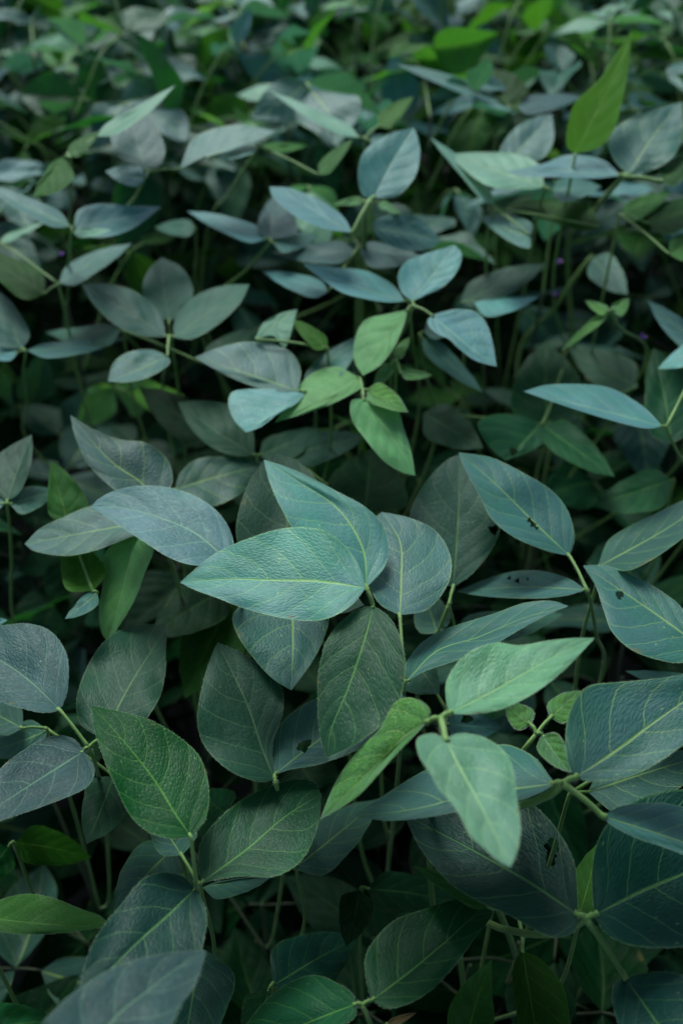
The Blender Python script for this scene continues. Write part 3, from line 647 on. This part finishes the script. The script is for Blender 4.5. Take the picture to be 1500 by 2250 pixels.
leaf('c', .755, (800,305), [((790,302),(594,200),14,17,dict(m='l')),((830,278),(908,212),20,22,dict(m='b',s=.07)),((810,310),(900,300),14,18,dict(m='a2'))])
# small purple blossoms on the stems
def flower(key, x, y, z, s=.006):
    z = lift(z, y)
    rng = random.Random(x); pl = PLANTS[key]; p = at(x, y, z); V, Fc = [], []
    for k in range(5):
        d = Vector((rng.uniform(-1, 1), rng.uniform(-1, 1), rng.uniform(-.2, 1))).normalized(); q = d.orthogonal().normalized(); e = d.cross(q); b = len(V)
        for i in range(5):
            for j in range(5):
                u = i / 4; v = j / 2 - 1
                V.append(tuple((d * u + q * v * .45 * math.sin(math.pi * min(.93, .1 + u * .8)) + e * .3 * v * v * u) * s))
        for i in range(4):
            for j in range(4): a = b + i*5 + j; Fc.append((a, a+1, a+6, a+5))
    mesh_obj('flower', V, Fc, [M_FLOWER], p - pl['o'].location, pl['o'])
for a in (('Z',1230,578,.70,.0045),('Z',1216,645,.69,.0035),('Z',1412,740,.69,.0035),('D',138,560,.74,.003)): flower(*a)

# ------------------------------------------------------------------ stems and shaded lower leaves of those plants
def okay(node):
    q = proj(node)
    if q is None: return True
    if node.z > .56 and -90 < q[0] < 1590 and 560 < q[1] < 2330: return False
    return q[2] > .45
for k, pl in PLANTS.items():
    rng = random.Random(k); h = max(pl['att'] + [.45]) + .01
    stem_mesh(pl['o'], h, rng, .003)
    for i in range(7):
        za = rng.uniform(.15, min(.42, h - .05)); 
        rand_leaf(pl['o'], pl['p'], za, i * 2.4 + rng.uniform(-.4, .4), rng.uniform(.09, .17), rng.uniform(.5, 1.0), rng, 'dd', rng.uniform(.36, .47), .09, .1, okay, M_STEM)  # darkened leaf and stalk colours add to the shade down here

# ------------------------------------------------------------------ the rest of the crop
rng = random.Random(5); heroes = [pl['p'] for pl in PLANTS.values()]
y = -.45; row = 0
NEAR = 'soybean deep in the shade between the sharp foreground plants, or tall and unseen around them to block light'
FAR = 'blurred soybean plant in the dense crop at the top of the photo'
while y < 2.9:
    x = -(.45 + .36 * max(0, y)) + rng.uniform(0, .1)
    while x < .45 + .36 * max(0, y):
        px = Vector((x + rng.uniform(-.04, .04), y + rng.uniform(-.04, .04), 0)); x += .165 if y < .7 else .15
        if min((px - h).length for h in heroes) < .085: continue
        near = px.y < .74; out = px.y < .03 or abs(px.x) > .30 + .34 * max(0, px.y - .1)
        o = bpy.data.objects.new('soybean_plant', None); C.objects.link(o); o.location = px; o.empty_display_size = .05
        o['label'] = NEAR if near else FAR; o['category'] = 'plant'; o['group'] = 'shaded soybean plants' if near else 'distant soybean plants'
        if near: zt = .80 if out else (.43 if px.y < .38 else .55)  # out-of-view plants made taller to keep side light out of the gaps
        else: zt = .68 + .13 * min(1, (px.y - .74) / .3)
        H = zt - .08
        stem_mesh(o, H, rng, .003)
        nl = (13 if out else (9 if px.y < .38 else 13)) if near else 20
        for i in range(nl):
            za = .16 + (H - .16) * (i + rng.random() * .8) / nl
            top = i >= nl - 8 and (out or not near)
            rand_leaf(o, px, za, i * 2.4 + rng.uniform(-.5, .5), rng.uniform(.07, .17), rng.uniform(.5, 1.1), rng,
                      ['d','d','a','d2' if px.y > .38 else 'd'] if near and not top else (('aa2ga2p2d2l' and ['a','a','a2','g','d2','d','l']) if near else ['a','a2','a2','d2','p2','a','a2','b','d3','b2','a2','d2','b2','b','l','p2','g3','y2'] if top else ['a','d','d2','b3','b2','g']), zt - rng.uniform(0, .07), rng.uniform(.078, .1) if near else (rng.uniform(.066, .094) if rng.random() < .85 else rng.uniform(.035, .055)), .12 if near else .32, okay, M_STEM if near and not top else M_ST)  # lower near leaves mostly get the shade-darkened leaf and stalk colours
    y += .16 if y < .7 else .145
# ground
V, Fc = [], []; G = 60
for i in range(G + 1):
    for j in range(G + 1):
        X = (i / G - .5) * 8; Y = (j / G - .5) * 8 + 1; V.append((X, Y, .012 * mnoise.noise(Vector((X * 6, Y * 6, 0)))))
for i in range(G):
    for j in range(G): a = i * (G+1) + j; Fc.append((a, a + G + 1, a + G + 2, a + 1))
b = len(V)
for X, Y in ((-4, -3), (4, -3), (4, 5), (-4, 5), (-300, -300), (300, -300), (300, 300), (-300, 300)): V.append((X, Y, -.012))
for i in range(4): j = (i + 1) % 4; Fc.append((b+i, b+4+i, b+4+j, b+j))
g = mesh_obj('ground', V, Fc, [soil_mat()]); g['kind'] = 'structure'; g['label'] = 'dark soil of the field under the crop'
for r in REP:
    if not (.05 < r[0] < .14): print('SIZE', r)
